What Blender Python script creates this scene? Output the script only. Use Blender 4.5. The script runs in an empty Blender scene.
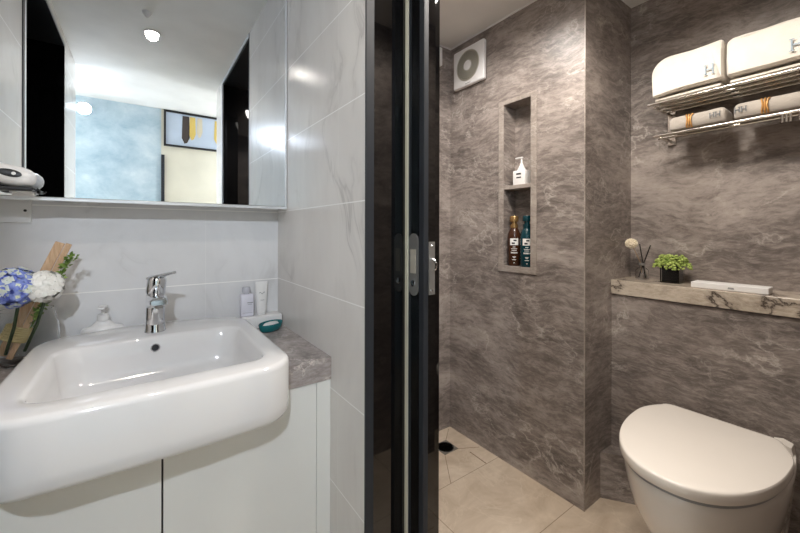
import bpy, bmesh, math, random
from math import sin, cos, pi, radians
from mathutils import Vector, Matrix, noise
random.seed(7)
scn = bpy.context.scene
C = scn.collection

# ---------------------------------------------------------------- camera
F_PX, YAW, ROLL, CY, CAMH = 361.54, 0.62189, 0.0021454, 231.0, 1.2
cd = bpy.data.cameras.new('camera'); cam = bpy.data.objects.new('camera', cd); C.objects.link(cam)
cd.sensor_width = 36; cd.sensor_fit = 'HORIZONTAL'; cd.lens = 36 * F_PX / 800
cd.shift_y = -(266.5 - CY) / 800; cd.clip_start = 0.02
fw = Vector((sin(YAW), cos(YAW), 0)); r0 = Vector((cos(YAW), -sin(YAW), 0)); u0 = Vector((0, 0, 1))
R = cos(ROLL) * r0 + sin(ROLL) * u0; U = -sin(ROLL) * r0 + cos(ROLL) * u0
M = Matrix((R, U, -fw)).transposed().to_4x4(); M.translation = Vector((0, 0, CAMH)); cam.matrix_world = M
scn.camera = cam
# ---------------------------------------------------------------- world + exposure
w = bpy.data.worlds.new('world'); scn.world = w; w.use_nodes = True
w.node_tree.nodes['Background'].inputs[0].default_value = (0.88, 0.94, 1.0, 1)
w.node_tree.nodes['Background'].inputs[1].default_value = 3.6
vs = scn.view_settings
vs.view_transform = 'Standard'; vs.look = 'None'; vs.gamma = 1; vs.use_curve_mapping = False
vs.exposure = 1.18
# strengths of the room's lamps and of the added hall fill lamp (used by the lamp builders below)
KEY_W, VAN_W, BATH_W, SHOWER_W, HALL_FILL_W = 35.0, 6.0, 24.0, 14.0, 20.0
HALL_COL, VAN_COL, BATH_COL = (0.80, 0.88, 1.0), (1.0, 0.91, 0.80), (1.0, 0.925, 0.84)

# ---------------------------------------------------------------- key dimensions
XW, XL = 0.496, -0.357            # vanity side walls
YB = 1.625                        # back wall
XN, YR, XT, XF = 1.545, 0.797, 1.99, 1.79   # niche wall, column return, toilet wall, cistern wall
YS = 0.05                         # toilet side wall
CE = 2.315

# ---------------------------------------------------------------- helpers
def lin(c):
    return tuple((x / 255 / 12.92 if x / 255 <= 0.04045 else ((x / 255 + 0.055) / 1.055) ** 2.4) for x in c) + (1,)

class N:
    def __init__(s, name):
        s.m = bpy.data.materials.new(name); s.m.use_nodes = True
        s.t = s.m.node_tree; s.b = s.t.nodes['Principled BSDF']
    def n(s, typ, **kw):
        nd = s.t.nodes.new(typ)
        for k, v in kw.items():
            if k.startswith('i_'): nd.inputs[int(k[2:])].default_value = v
            else: setattr(nd, k, v)
        return nd
    def l(s, a, b): s.t.links.new(a, b)
    def math(s, op, a, b=None, c=None):
        nd = s.t.nodes.new('ShaderNodeMath'); nd.operation = op
        for i, v in enumerate((a, b, c)):
            if v is None: continue
            if isinstance(v, (int, float)): nd.inputs[i].default_value = v
            else: s.l(v, nd.inputs[i])
        return nd.outputs[0]
    def mix(s, f, a, b, blend='MIX'):
        nd = s.t.nodes.new('ShaderNodeMix'); nd.data_type = 'RGBA'; nd.blend_type = blend
        for i, v in ((0, f), (6, a), (7, b)):
            if isinstance(v, (int, float, tuple)): nd.inputs[i].default_value = v
            else: s.l(v, nd.inputs[i])
        return nd.outputs[2]
    def ramp(s, f, stops, interp='LINEAR'):
        nd = s.t.nodes.new('ShaderNodeValToRGB'); nd.color_ramp.interpolation = interp
        el = nd.color_ramp.elements
        while len(el) > len(stops): el.remove(el[-1])
        while len(el) < len(stops): el.new(0.5)
        for e, (p, c) in zip(el, stops): e.position = p; e.color = c
        s.l(f, nd.inputs[0]); return nd.outputs[0]
    def noise(s, vec, scale, detail=4, rough=0.5, dist=0.0):
        nd = s.n('ShaderNodeTexNoise'); nd.inputs['Scale'].default_value = scale
        nd.inputs['Detail'].default_value = detail; nd.inputs['Roughness'].default_value = rough
        nd.inputs['Distortion'].default_value = dist; s.l(vec, nd.inputs['Vector']); return nd
    def coord(s): return s.n('ShaderNodeTexCoord').outputs['Object']
    def mapping(s, v, rot=(0, 0, 0), scale=(1, 1, 1), loc=(0, 0, 0)):
        nd = s.n('ShaderNodeMapping'); nd.inputs['Rotation'].default_value = rot
        nd.inputs['Scale'].default_value = scale; nd.inputs['Location'].default_value = loc
        s.l(v, nd.inputs['Vector']); return nd.outputs[0]
    def bump(s, h, strength=0.2, dist=0.01):
        nd = s.n('ShaderNodeBump'); nd.inputs['Strength'].default_value = strength
        nd.inputs['Distance'].default_value = dist; s.l(h, nd.inputs['Height']); s.l(nd.outputs[0], s.b.inputs['Normal'])

def plain(name, col, rough=0.5, metal=0.0, spec=0.5, var=0.04, emit=None, coat=0.0):
    k = N(name); c = lin(col)
    nz = k.noise(k.coord(), 6, 3)
    d = tuple(x * (1 - var) for x in c[:3]) + (1,)
    e = tuple(min(1, x * (1 + var)) for x in c[:3]) + (1,)
    k.l(k.ramp(nz.outputs[0], [(0.3, d), (0.7, e)]), k.b.inputs['Base Color'])
    k.b.inputs['Roughness'].default_value = rough; k.b.inputs['Metallic'].default_value = metal
    k.b.inputs['Specular IOR Level'].default_value = spec; k.b.inputs['Coat Weight'].default_value = coat
    if emit: k.b.inputs['Emission Color'].default_value = emit[0] + (1,); k.b.inputs['Emission Strength'].default_value = emit[1]
    return k.m

def stone(name, dark, mid, light, vein, rot, rough=0.3, vf=0.55, darkvein=None, scale=1.0, stretch=(1, 1, 2.2)):
    k = N(name); co = k.coord()
    def warped(amt, sc):
        wz = k.noise(co, sc * scale, 4, 0.55)
        off = k.n('ShaderNodeVectorMath', operation='SCALE'); off.inputs['Scale'].default_value = amt / scale
        k.l(wz.outputs[1], off.inputs[0])
        ad = k.n('ShaderNodeVectorMath', operation='ADD'); k.l(co, ad.inputs[0]); k.l(off.outputs[0], ad.inputs[1])
        return ad.outputs[0]
    wv = warped(0.14, 2.2)
    mp = k.mapping(wv, rot, stretch)
    cl = k.noise(mp, 2.4 * scale, 12, 0.72, 0.25)
    base = k.ramp(cl.outputs[0], [(0.32, lin(dark)), (0.5, lin(mid)), (0.68, lin(light))])
    fine = k.noise(k.mapping(wv, rot, (stretch[0], stretch[1], stretch[2] * 1.7)), 15 * scale, 12, 0.8, 0.4)
    base = k.mix(k.math('MULTIPLY', k.ramp(fine.outputs[0], [(0.47, (0, 0, 0, 1)), (0.64, (1, 1, 1, 1))]), 0.65), base, lin(light))
    base = k.mix(k.math('MULTIPLY', k.ramp(fine.outputs[0], [(0.34, (1, 1, 1, 1)), (0.48, (0, 0, 0, 1))]), 0.6), base, lin(dark))
    def veins(vec, sc, wd, seed, lo, hi):
        v = k.noise(k.mapping(vec, rot, (1, 1, 1.5), (seed, seed * .7, 0)), sc * scale, 7, 0.6, 0.3)
        a = k.math('ABSOLUTE', k.math('SUBTRACT', v.outputs[0], 0.5))
        ln = k.ramp(a, [(0.0, (1, 1, 1, 1)), (wd * .35, (0.3, 0.3, 0.3, 1)), (wd, (0, 0, 0, 1))])
        ms = k.noise(k.mapping(co, (0, 0, 0), (1, 1, 1), (seed, 3, seed)), 3.3 * scale, 3)
        return k.math('MULTIPLY', ln, k.ramp(ms.outputs[0], [(lo, (0, 0, 0, 1)), (hi, (1, 1, 1, 1))]))
    w2 = warped(0.22, 1.8)
    base = k.mix(k.math('MULTIPLY', veins(w2, 2.2, 0.02, 4.0, 0.46, 0.62), vf), base, lin(vein))
    base = k.mix(k.math('MULTIPLY', veins(wv, 3.6, 0.016, 9.0, 0.5, 0.66), vf * 0.9), base, lin(vein))
    if darkvein:
        base = k.mix(k.math('MULTIPLY', veins(w2, 1.6, 0.05, 2.0, 0.38, 0.46), 1.0), base, lin(darkvein))
    k.l(base, k.b.inputs['Base Color'])
    k.b.inputs['Roughness'].default_value = rough
    return k.m

def gridline(k, comp, off, step, hw):
    x = k.math('FRACT', k.math('DIVIDE', k.math('SUBTRACT', comp, off - step * 20), step))
    d = k.math('MULTIPLY', k.math('MINIMUM', x, k.math('SUBTRACT', 1.0, x)), step)
    return k.math('LESS_THAN', d, hw)

def marble_tile(name, axis, hoff, ca=(218, 217, 217), cb=(230, 229, 229)):
    k = N(name); co = k.coord()
    sp = k.n('ShaderNodeSeparateXYZ'); k.l(co, sp.inputs[0])
    wz = k.noise(co, 1.3, 3)
    off = k.n('ShaderNodeVectorMath', operation='SCALE'); off.inputs['Scale'].default_value = 0.7; k.l(wz.outputs[1], off.inputs[0])
    ad = k.n('ShaderNodeVectorMath', operation='ADD'); k.l(co, ad.inputs[0]); k.l(off.outputs[0], ad.inputs[1])
    mp = k.mapping(ad.outputs[0], (0.5, 0.55, 0.2), (2.2, 2.2, 0.8))
    cl = k.noise(mp, 1.5, 6, 0.6)
    base = k.ramp(cl.outputs[0], [(0.3, lin(ca)), (0.6, lin(cb))])
    v = k.noise(mp, 1.15, 5, 0.55, 0.5)
    a = k.math('ABSOLUTE', k.math('SUBTRACT', v.outputs[0], 0.5))
    mk = k.ramp(k.noise(co, 2.2, 2).outputs[0], [(0.45, (0, 0, 0, 1)), (0.65, (1, 1, 1, 1))])
    ln = k.math('MULTIPLY', k.math('MULTIPLY', k.ramp(a, [(0, (1, 1, 1, 1)), (0.015, (0.3, 0.3, 0.3, 1)), (0.05, (0, 0, 0, 1))]), mk), 0.5)
    base = k.mix(ln, base, lin((158, 152, 148)))
    g = gridline(k, sp.outputs[2], hoff, 0.293, 0.0017)
    g2 = gridline(k, sp.outputs[axis], 0.21 if axis == 0 else 1.02, 0.6, 0.001)
    gl = k.math('MAXIMUM', g, k.math('MULTIPLY', g2, 0.25))
    base = k.mix(gl, base, lin((252, 250, 247)))
    k.l(base, k.b.inputs['Base Color'])
    k.b.inputs['Roughness'].default_value = 0.2; k.b.inputs['Specular IOR Level'].default_value = 0.25
    return k.m

def floor_tile(name):
    k = N(name); co = k.coord()
    sp = k.n('ShaderNodeSeparateXYZ'); k.l(co, sp.inputs[0])
    cl = k.noise(k.mapping(co, (0, 0, 0.5), (1, 1.5, 1)), 5, 8, 0.65, 0.7)
    base = k.ramp(cl.outputs[0], [(0.3, lin((174, 156, 136))), (0.55, lin((196, 179, 159))), (0.75, lin((212, 197, 178)))])
    v = k.noise(co, 3.0, 6, 0.6, 1.0)
    a = k.math('ABSOLUTE', k.math('SUBTRACT', v.outputs[0], 0.5))
    base = k.mix(k.ramp(a, [(0, (0.35, 0.35, 0.35, 1)), (0.012, (0, 0, 0, 1))]), base, lin((214, 200, 180)))
    g = k.math('MAXIMUM', gridline(k, sp.outputs[0], 1.013, 1.24, 0.0014), gridline(k, sp.outputs[1], 0.843, 0.412, 0.0014))
    base = k.mix(g, base, lin((132, 114, 96)))
    k.l(base, k.b.inputs['Base Color']); k.b.inputs['Roughness'].default_value = 0.38
    return k.m

def plaster_blue():
    k = N('blue_plaster'); co = k.coord()
    wz = k.noise(co, 2.0, 4); off = k.n('ShaderNodeVectorMath', operation='SCALE'); off.inputs['Scale'].default_value = 0.25
    k.l(wz.outputs[1], off.inputs[0]); ad = k.n('ShaderNodeVectorMath', operation='ADD'); k.l(co, ad.inputs[0]); k.l(off.outputs[0], ad.inputs[1])
    cl = k.noise(k.mapping(ad.outputs[0], (0, 0.6, 0), (1, 1, 1.3)), 3.5, 10, 0.68, 0.1)
    k.l(k.ramp(cl.outputs[0], [(0.3, lin((150, 174, 190))), (0.52, lin((180, 198, 208))), (0.72, lin((210, 220, 224)))]), k.b.inputs['Base Color'])
    k.b.inputs['Roughness'].default_value = 0.45; k.bump(cl.outputs[0], 0.2, 0.004)
    return k.m

def leafy(name, a, b, rough=0.6):
    k = N(name); nz = k.noise(k.coord(), 60, 2)
    k.l(k.ramp(nz.outputs[0], [(0.35, lin(a)), (0.65, lin(b))]), k.b.inputs['Base Color']); k.b.inputs['Roughness'].default_value = rough
    return k.m

def towel_mat(name, a, b):
    k = N(name); co = k.coord(); nz = k.noise(co, 260, 3); n2 = k.noise(co, 12, 3)
    k.l(k.ramp(n2.outputs[0], [(0.3, lin(a)), (0.7, lin(b))]), k.b.inputs['Base Color'])
    k.b.inputs['Roughness'].default_value = 0.95; k.b.inputs['Sheen Weight'].default_value = 0.3; k.bump(nz.outputs[0], 0.5, 0.003)
    return k.m

def wood(name, a, b):
    k = N(name); co = k.coord(); nz = k.noise(k.mapping(co, (0, 0.4, 0), (40, 40, 4)), 3, 5, 0.6, 0.4)
    k.l(k.ramp(nz.outputs[0], [(0.35, lin(a)), (0.65, lin(b))]), k.b.inputs['Base Color']); k.b.inputs['Roughness'].default_value = 0.6
    return k.m

def glass(name, col=(1, 1, 1), rough=0.0):
    k = N(name); k.b.inputs['Base Color'].default_value = tuple(col) + (1,); k.b.inputs['Roughness'].default_value = rough
    k.b.inputs['Transmission Weight'].default_value = 1; k.b.inputs['IOR'].default_value = 1.45
    return k.m

class MB:
    def __init__(s): s.bm = bmesh.new(); s.mi = 0
    def _add(s, bm2, smooth=None):
        vm = {}
        for v in bm2.verts: vm[v] = s.bm.verts.new(v.co)
        for f in bm2.faces:
            try:
                nf = s.bm.faces.new([vm[v] for v in f.verts]); nf.material_index = s.mi
            except ValueError: pass
        bm2.free()
    def box(s, x0, x1, y0, y1, z0, z1, bev=0, seg=2, mat=None):
        b = bmesh.new(); bmesh.ops.create_cube(b, size=1)
        for v in b.verts:
            v.co = Vector(((x0 + x1) / 2 + v.co.x * (x1 - x0), (y0 + y1) / 2 + v.co.y * (y1 - y0), (z0 + z1) / 2 + v.co.z * (z1 - z0)))
        if bev: bmesh.ops.bevel(b, geom=b.edges[:], offset=bev, segments=seg, affect='EDGES', profile=0.5)
        if mat: bmesh.ops.transform(b, matrix=mat, verts=b.verts[:])
        s._add(b); return s
    def loft(s, rings, cap0=True, cap1=True):
        vr = [[s.bm.verts.new(p) for p in r] for r in rings]
        n = len(vr[0])
        for a, b in zip(vr, vr[1:]):
            for i in range(n):
                f = s.bm.faces.new((a[i], a[(i + 1) % n], b[(i + 1) % n], b[i])); f.material_index = s.mi
        if cap0: s.bm.faces.new(vr[0][::-1]).material_index = s.mi
        if cap1: s.bm.faces.new(vr[-1]).material_index = s.mi
        return s
    def lathe(s, prof, c=(0, 0, 0), ax=(0, 0, 1), n=32, sx=1, sy=1):
        ax = Vector(ax).normalized(); q = Vector((0, 0, 1)).rotation_difference(ax).to_matrix(); c = Vector(c)
        rings = [[c + q @ Vector((sx * max(r, 1e-5) * cos(2 * pi * i / n), sy * max(r, 1e-5) * sin(2 * pi * i / n), z)) for i in range(n)] for r, z in prof]
        return s.loft(rings)
    def cyl(s, p0, p1, r, r2=None, n=16):
        p0, p1 = Vector(p0), Vector(p1); d = p1 - p0
        return s.lathe([(r, 0), (r if r2 is None else r2, d.length)], p0, d, n)
    def tube(s, pts, r, n=10):
        pts = [Vector(p) for p in pts]; rings = []
        prev = None
        for i, p in enumerate(pts):
            t = (pts[min(i + 1, len(pts) - 1)] - pts[max(i - 1, 0)]).normalized()
            if prev is None:
                a = t.orthogonal().normalized()
            else:
                a = (prev - t * prev.dot(t)).normalized()
            prev = a; b = t.cross(a)
            rr = r[i] if isinstance(r, (list, tuple)) else r
            rings.append([p + rr * (cos(2 * pi * k / n) * a + sin(2 * pi * k / n) * b) for k in range(n)])
        return s.loft(rings)
    def ball(s, c, r, seg=16, sc=(1, 1, 1)):
        b = bmesh.new(); bmesh.ops.create_uvsphere(b, u_segments=seg, v_segments=max(6, seg // 2), radius=r)
        for v in b.verts: v.co = Vector((v.co.x * sc[0], v.co.y * sc[1], v.co.z * sc[2])) + Vector(c)
        s._add(b); return s
    def quad(s, *p):
        f = s.bm.faces.new([s.bm.verts.new(q) for q in p]); f.material_index = s.mi; return s
    def prism(s, poly, axis, a, b):
        """polygon in the two other axes, extruded along axis from a to b"""
        def P(u, v, w):
            return {'x': (w, u, v), 'y': (u, w, v), 'z': (u, v, w)}[axis]
        return s.loft([[P(u, v, a) for u, v in poly], [P(u, v, b) for u, v in poly]])
    def build(s, name, mat, parent=None, base=None, ang=35, smooth=True):
        bmesh.ops.remove_doubles(s.bm, verts=s.bm.verts[:], dist=1e-6)
        bmesh.ops.recalc_face_normals(s.bm, faces=s.bm.faces[:])
        me = bpy.data.meshes.new(name); s.bm.to_mesh(me); s.bm.free()
        for m in (mat if isinstance(mat, (list, tuple)) else [mat]): me.materials.append(m)
        if smooth:
            me.shade_smooth(); me.set_sharp_from_angle(angle=radians(ang))
        o = bpy.data.objects.new(name, me); C.objects.link(o)
        if parent:
            o.parent = parent
            q = parent; off = Vector((0, 0, 0))
            while q: off += q.location; q = q.parent
            o.location = -off
        elif base is not None:
            me.transform(Matrix.Translation(-Vector(base))); o.location = base
        return o

def tag(o, label, cat, group=None):
    o['label'] = label; o['category'] = cat
    if group: o['group'] = group
    return o
def thing(name, label, cat, loc, group=None):
    o = bpy.data.objects.new(name, None); o.empty_display_size = 0.05; C.objects.link(o); o.location = loc
    return tag(o, label, cat, group)
def struct(o, label=None):
    o['kind'] = 'structure'
    if label: o['label'] = label
    return o
def dup(root, delta, label):
    r = root.copy(); C.objects.link(r); r.location = root.location + Vector(delta); r['label'] = label
    for ch in list(root.children):
        c = ch.copy(); C.objects.link(c); c.parent = r
        for g in ch.children:
            d = g.copy(); C.objects.link(d); d.parent = c
    return r

# ---------------------------------------------------------------- materials
M_STONE = stone('brown_grey_stone', (84, 76, 72), (126, 116, 110), (176, 165, 157), (218, 209, 200), (0.6, 0.5, 0.3), 0.4, 0.5)
M_LEDGE = stone('veined_beige_marble', (148, 136, 122), (184, 171, 155), (206, 194, 178), (220, 210, 196), (0.2, 0.3, 0.1), 0.16, 0.4, darkvein=(70, 60, 54), scale=2.2)
M_FRAME = stone('pale_grey_stone', (120, 111, 105), (148, 138, 130), (176, 166, 157), (204, 195, 186), (0.2, 0.3, 0.1), 0.3, 0.4, scale=1.6)
M_COUNTER = stone('grey_counter_stone', (122, 113, 110), (160, 150, 146), (190, 180, 175), (236, 224, 216), (0.3, 0.4, 0.9), 0.18, 0.95, scale=2.4)
M_TILE_B = marble_tile('white_marble_tile_back', 0, 0.988)
M_TILE_R = marble_tile('white_marble_tile_side', 1, 0.990, (220, 215, 210), (231, 227, 222))
M_FLOOR = floor_tile('beige_floor_tile')
M_CEIL = plain('ceiling_paint', (226, 224, 220), 0.85)
M_BLUE = plaster_blue()
M_CREAM = plain('cream_wall_paint', (212, 206, 188), 0.8)
M_HALLF = plain('hall_floor', (186, 172, 154), 0.5)
M_BLACKG = plain('black_glass', (7, 7, 8), 0.035, spec=0.7, var=0.0)
M_BLACKM = plain('black_metal', (16, 17, 19), 0.3, spec=0.5, var=0.02)
M_GREYM = plain('dark_grey_metal', (44, 46, 50), 0.55, spec=0.3)
M_STEEL = plain('brushed_steel', (150, 147, 142), 0.42, metal=0.6)
M_PULL = plain('pale_brushed_metal', (196, 188, 172), 0.5, metal=0.2)
M_CHROME = plain('chrome', (222, 224, 228), 0.06, metal=1.0, var=0.01)
M_SATIN = plain('satin_chrome', (214, 208, 200), 0.22, metal=1.0, var=0.02)
M_BRUSH = plain('cream_brush_seal', (206, 200, 178), 0.8)
M_CERAM = plain('white_ceramic', (222, 220, 219), 0.07, var=0.01, coat=0.3)
M_TOILET = plain('toilet_ceramic', (232, 226, 218), 0.08, var=0.01, coat=0.3)
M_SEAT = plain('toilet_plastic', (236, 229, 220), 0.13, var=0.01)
M_CAB = plain('white_lacquer', (232, 231, 226), 0.25, var=0.01)
M_JOINT = plain('tile_joint', (126, 106, 86), 0.9)
M_DRAIN = plain('dull_drain_metal', (112, 106, 98), 0.5)
M_GAP = plain('dark_gap', (60, 56, 52), 0.8)
M_ALU = plain('white_aluminium', (226, 228, 230), 0.3, metal=0.3, var=0.01)
M_MIRROR = plain('mirror_glass', (242, 246, 250), 0.0, metal=1.0, var=0.0)
M_WPLAS = plain('white_plastic', (236, 234, 232), 0.3, var=0.01)
M_WPLASM = plain('matt_white_plastic', (228, 226, 224), 0.5, var=0.01)
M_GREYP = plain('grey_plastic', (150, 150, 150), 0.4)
M_BLACKP = plain('black_plastic', (20, 20, 22), 0.4)
M_GRILLE = plain('olive_grey_grille', (176, 172, 158), 0.5)
M_GRILLE2 = plain('grille_recess', (58, 55, 48), 0.7)
M_DARKH = plain('dark_recess', (34, 32, 30), 0.7)
M_TOWEL = towel_mat('white_terry', (222, 215, 204), (234, 228, 218))
M_TOWEL2 = towel_mat('beige_grey_terry', (172, 164, 154), (186, 178, 168))
M_LOGO = plain('blue_grey_thread', (172, 188, 200), 0.8)
M_LOGO2 = plain('slate_thread', (112, 118, 124), 0.8)
M_GOLD = plain('gold_band', (196, 146, 84), 0.4, metal=0.3)
M_BROWNB = plain('brown_bottle', (62, 36, 22), 0.2)
M_TEALB = plain('dark_teal_bottle', (14, 58, 66), 0.2)
M_GOLDC = plain('gold_cap', (176, 140, 92), 0.25, metal=0.7)
M_LABELW = plain('white_label', (232, 230, 226), 0.5, var=0.01)
M_INK = plain('dark_ink', (50, 50, 54), 0.6)
M_TEAL = plain('teal_ceramic', (14, 104, 108), 0.2)
M_LILAC = plain('lilac_white_plastic', (226, 224, 234), 0.3, var=0.01)
M_CLEARG = glass('clear_glass', (0.98, 0.99, 0.99)); M_CLEARG.node_tree.nodes['Principled BSDF'].inputs['IOR'].default_value = 1.16
M_CAPG = plain('frosted_cap', (192, 192, 200), 0.25)
M_PETB = leafy('blue_petals', (92, 108, 198), (150, 168, 226))
M_PETP = leafy('pale_petals', (196, 206, 214), (226, 232, 204))
M_PETW = leafy('white_petals', (236, 234, 226), (250, 248, 242))
M_LEAF = leafy('green_leaves', (84, 116, 48), (150, 176, 84))
M_POM = leafy('pale_green_florets', (128, 152, 62), (196, 212, 118))
M_STEM = plain('dark_green_stem', (58, 76, 48), 0.6)
M_WOOD = wood('pale_wood', (196, 158, 122), (222, 190, 156))
M_TWINE = plain('straw_twine', (206, 188, 140), 0.9)
M_IVORY = leafy('ivory_flower', (222, 208, 180), (240, 228, 204))
M_REED = plain('black_reed', (26, 22, 20), 0.7)
M_TAN = plain('tan_stem', (160, 130, 96), 0.7)
M_PAINTBG = plain('pale_blue_canvas', (186, 198, 214), 0.7)
M_P1 = plain('dark_brown_paint', (58, 48, 44), 0.6); M_P2 = plain('yellow_paint', (214, 186, 100), 0.6); M_P3 = plain('sand_paint', (206, 196, 172), 0.6)

def lamp_mat(name, col, e):
    return plain(name, (240, 240, 240), 0.4, emit=(tuple(col), e))

# ---------------------------------------------------------------- setting
def wall(name, mat, *boxes):
    b = MB()
    for q in boxes: b.box(*q)
    return struct(b.build(name, mat, smooth=False))
wall('floor', M_FLOOR, (XW, 2.15, -0.23, 1.75, -0.1, 0))
wall('floor_hall', M_HALLF, (-1.7, XW, -1.06, 1.75, -0.1, 0), (XW, 2.15, -1.06, -0.23, -0.1, 0))
wall('ceiling', M_CEIL, (-1.7, 2.15, -1.06, 1.75, CE, CE + 0.08))
wall('wall_back', M_TILE_B, (XL - 0.1, XW, YB, YB + 0.1, 0, CE))
wall('wall_right', M_TILE_R, (XW, 0.522, 0.853, YB + 0.1, 0, CE))
wall('wall_shower_left', M_STONE, (0.70, 0.76, 0.86, YB, 0, CE))
wall('wall_shower_back', M_STONE, (0.522, XN + 0.1, YB, YB + 0.1, 0, CE))
wall('wall_left', M_TILE_R, (XL - 0.1, XL, 1.115, YB, 0, CE), (XL - 0.1, XL, -0.23, 0.19, 0, CE), (XL - 0.1, XL, 0.19, 1.115, 2.27, CE))
wall('wall_left_block', M_CREAM, (-1.7, XL - 0.1, -0.23, -0.13, 0, CE))
wall('wall_south', M_STONE, (0.60, 2.15, -0.13, YS, 0, CE))
wall('wall_south_end', M_TILE_R, (XW, 0.60, -0.23, 0.02, 0, CE), (0.60, 2.15, -0.23, -0.13, 0, CE))
wall('wall_toilet', M_STONE, (XT, XT + 0.1, YS, YR, 0, CE))
wall('wall_cistern', M_STONE, (XF, XT, YS, YR, 0, 0.907))
wall('wall_hall_blue', M_BLUE, (-1.7, 0.15, -1.06, -0.965, 0, CE))
wall('wall_hall_cream', M_CREAM, (0.15, 2.15, -1.06, -0.965, 0, CE))
# niche wall: the column with a recessed niche
NY0, NY1, NZ0, NZ1, ND = 1.060, 1.222, 1.021, 1.857, 0.095
b = MB(); x1 = XT + 0.1
b.box(XN, x1, YR, NY0, 0, CE); b.box(XN, x1, NY1, YB + 0.1, 0, CE)
b.box(XN, x1, NY0, NY1, 0, NZ0); b.box(XN, x1, NY0, NY1, NZ1, CE); b.box(XN + ND, x1, NY0, NY1, NZ0, NZ1)
struct(b.build('wall_niche', M_STONE, smooth=False))
b = MB()   # light stone border lining the niche
px = XN - 0.006
b.box(px, XN + 0.0, NY1, 1.254, 0.990, 1.880, 0.002); b.box(px, XN, 1.027, NY0, 0.990, 1.880, 0.002)
b.box(px, XN, NY0, NY1, NZ1, 1.880, 0.002); b.box(px, XN, NY0, NY1, 0.990, NZ0, 0.002)
struct(b.build('trim_1', M_FRAME, smooth=False))
b = MB(); b.box(XN - 0.002, XN + ND, NY0, NY1, 1.416, 1.435, 0.0015)
struct(b.build('trim_2', M_FRAME, smooth=False))
b = MB(); b.prism([(1.686, YR), (XF, YR), (XF, 0.655)], 'z', 0, 0.205)
struct(b.build('wall_step', M_STONE, smooth=False))
b = MB(); b.box(XN - 0.0015, XN + 0.003, YR - 0.0015, YR + 0.003, 0, CE)
struct(b.build('trim_3', M_FRAME, smooth=False))
b = MB()   # thin white sealant line where the bathroom walls meet the ceiling
b.box(XN - 0.006, XN, YR, YB, CE - 0.006, CE); b.box(0.76, XN, YB - 0.006, YB, CE - 0.006, CE)
struct(b.build('trim_4', M_WPLASM, smooth=False))
# door jambs
b = MB(); b.box(XW - 0.002, 0.5185, 0.846, 0.853, 0, CE); struct(b.build('trim_5', M_GREYM, smooth=False))
b = MB(); b.box(0.5185, 0.6265, 0.849, 0.857, 0, CE); b.box(0.684, 0.76, 0.849, 0.858, 0, CE); struct(b.build('trim_6', M_BLACKG, smooth=False))
b = MB(); b.box(0.6265, 0.6315, 0.838, 0.856, 0, CE); struct(b.build('trim_7', M_BRUSH, smooth=False))
b = MB(); b.box(XW + 0.004, 0.76, 0.055, 0.846, 2.285, CE); b.box(XL - 0.26, XL - 0.001, 0.19, 1.06, 2.255, 2.2695); struct(b.build('trim_12', M_BLACKM, smooth=False))
b = MB(); b.box(XW + 0.003, 0.76, 0.0205, 0.055, 0, CE); struct(b.build('trim_8', M_BLACKG, smooth=False))
b = MB(); b.box(XW - 0.003, XW + 0.004, 0.0, 0.03, 0, CE); b.box(XW - 0.003, XW, 0.03, 0.846, 2.295, CE); struct(b.build('trim_9', M_ALU, smooth=False))
b = MB(); b.box(0.1505, 0.176, -0.965, -0.95, 0, 1.896); struct(b.build('trim_10', M_GREYM, smooth=False))
# left door (black glass, seen only in the mirror)
wall('wall_left_recess', M_BLACKM, (XL - 0.5, XL - 0.1, 0.13, 0.19, 0, CE), (XL - 0.5, XL - 0.1, 1.115, 1.175, 0, CE), (XL - 0.5, XL - 0.1, 0.19, 1.115, 2.27, CE))
d = MB().box(XL - 0.30, XL - 0.26, 0.19, 1.115, 0.004, 2.268).build('door_2', M_BLACKG, smooth=False); struct(d)
MB().box(XL - 0.03, XL + 0.002, 1.085, 1.114, 0, 2.269).build('door_frame', M_GREYM, d, smooth=False)
MB().box(XL - 0.03, XL - 0.001, 1.045, 1.085, 0, 2.269).build('frame_edge', M_ALU, d, smooth=False)
MB().box(XL - 0.26, XL - 0.001, 0.1905, 0.20, 0, 2.269).build('door_jamb', M_BLACKG, d, smooth=False)
# right sliding door, slid into its pocket
d = MB().box(0.6345, 0.6735, 0.775, 1.56, 0.005, CE - 0.01).build('door_1', M_BLACKM, smooth=False); struct(d, 'black glass sliding door slid into its pocket')
MB().box(0.6315, 0.6345, 0.790, 0.836, 0.006, CE - 0.011).build('glass_face', M_BLACKG, d, smooth=False)
MB().box(0.632, 0.6345, 0.770, 0.790, 0.005, CE - 0.01, 0.0008).box(0.6345, 0.649, 0.770, 0.775, 0.005, CE - 0.01, 0.0008).build('stile', M_GREYM, d, smooth=False)
MB().box(0.649, 0.6735, 0.7705, 0.775, 0.006, CE - 0.011).build('edge_glass', M_BLACKG, d, smooth=False)
MB().box(0.6295, 0.6315, 0.832, 0.835, 0.006, CE - 0.011).box(0.6305, 0.6315, 0.826, 0.828, 0.006, CE - 0.011).build('groove_line', M_GREYM, d, smooth=False)
def stadium(cy, cz, hw, hh, n=10):
    return [(cy + hw * cos(pi * i / n), cz + (hh - hw) + hw * sin(pi * i / n)) for i in range(n + 1)] + \
           [(cy - hw * cos(pi * i / n), cz - (hh - hw) - hw * sin(pi * i / n)) for i in range(n + 1)]
hp = MB().prism(stadium(0.812, 1.105, 0.021, 0.088), 'x', 0.6285, 0.6315).build('handle_plate', M_STEEL, d, smooth=False)
MB().prism([(0.800, 1.080), (0.824, 1.080), (0.824, 1.148), (0.800, 1.148)], 'x', 0.6275, 0.6285).build('finger_pull', M_PULL, hp, smooth=False)
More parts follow.
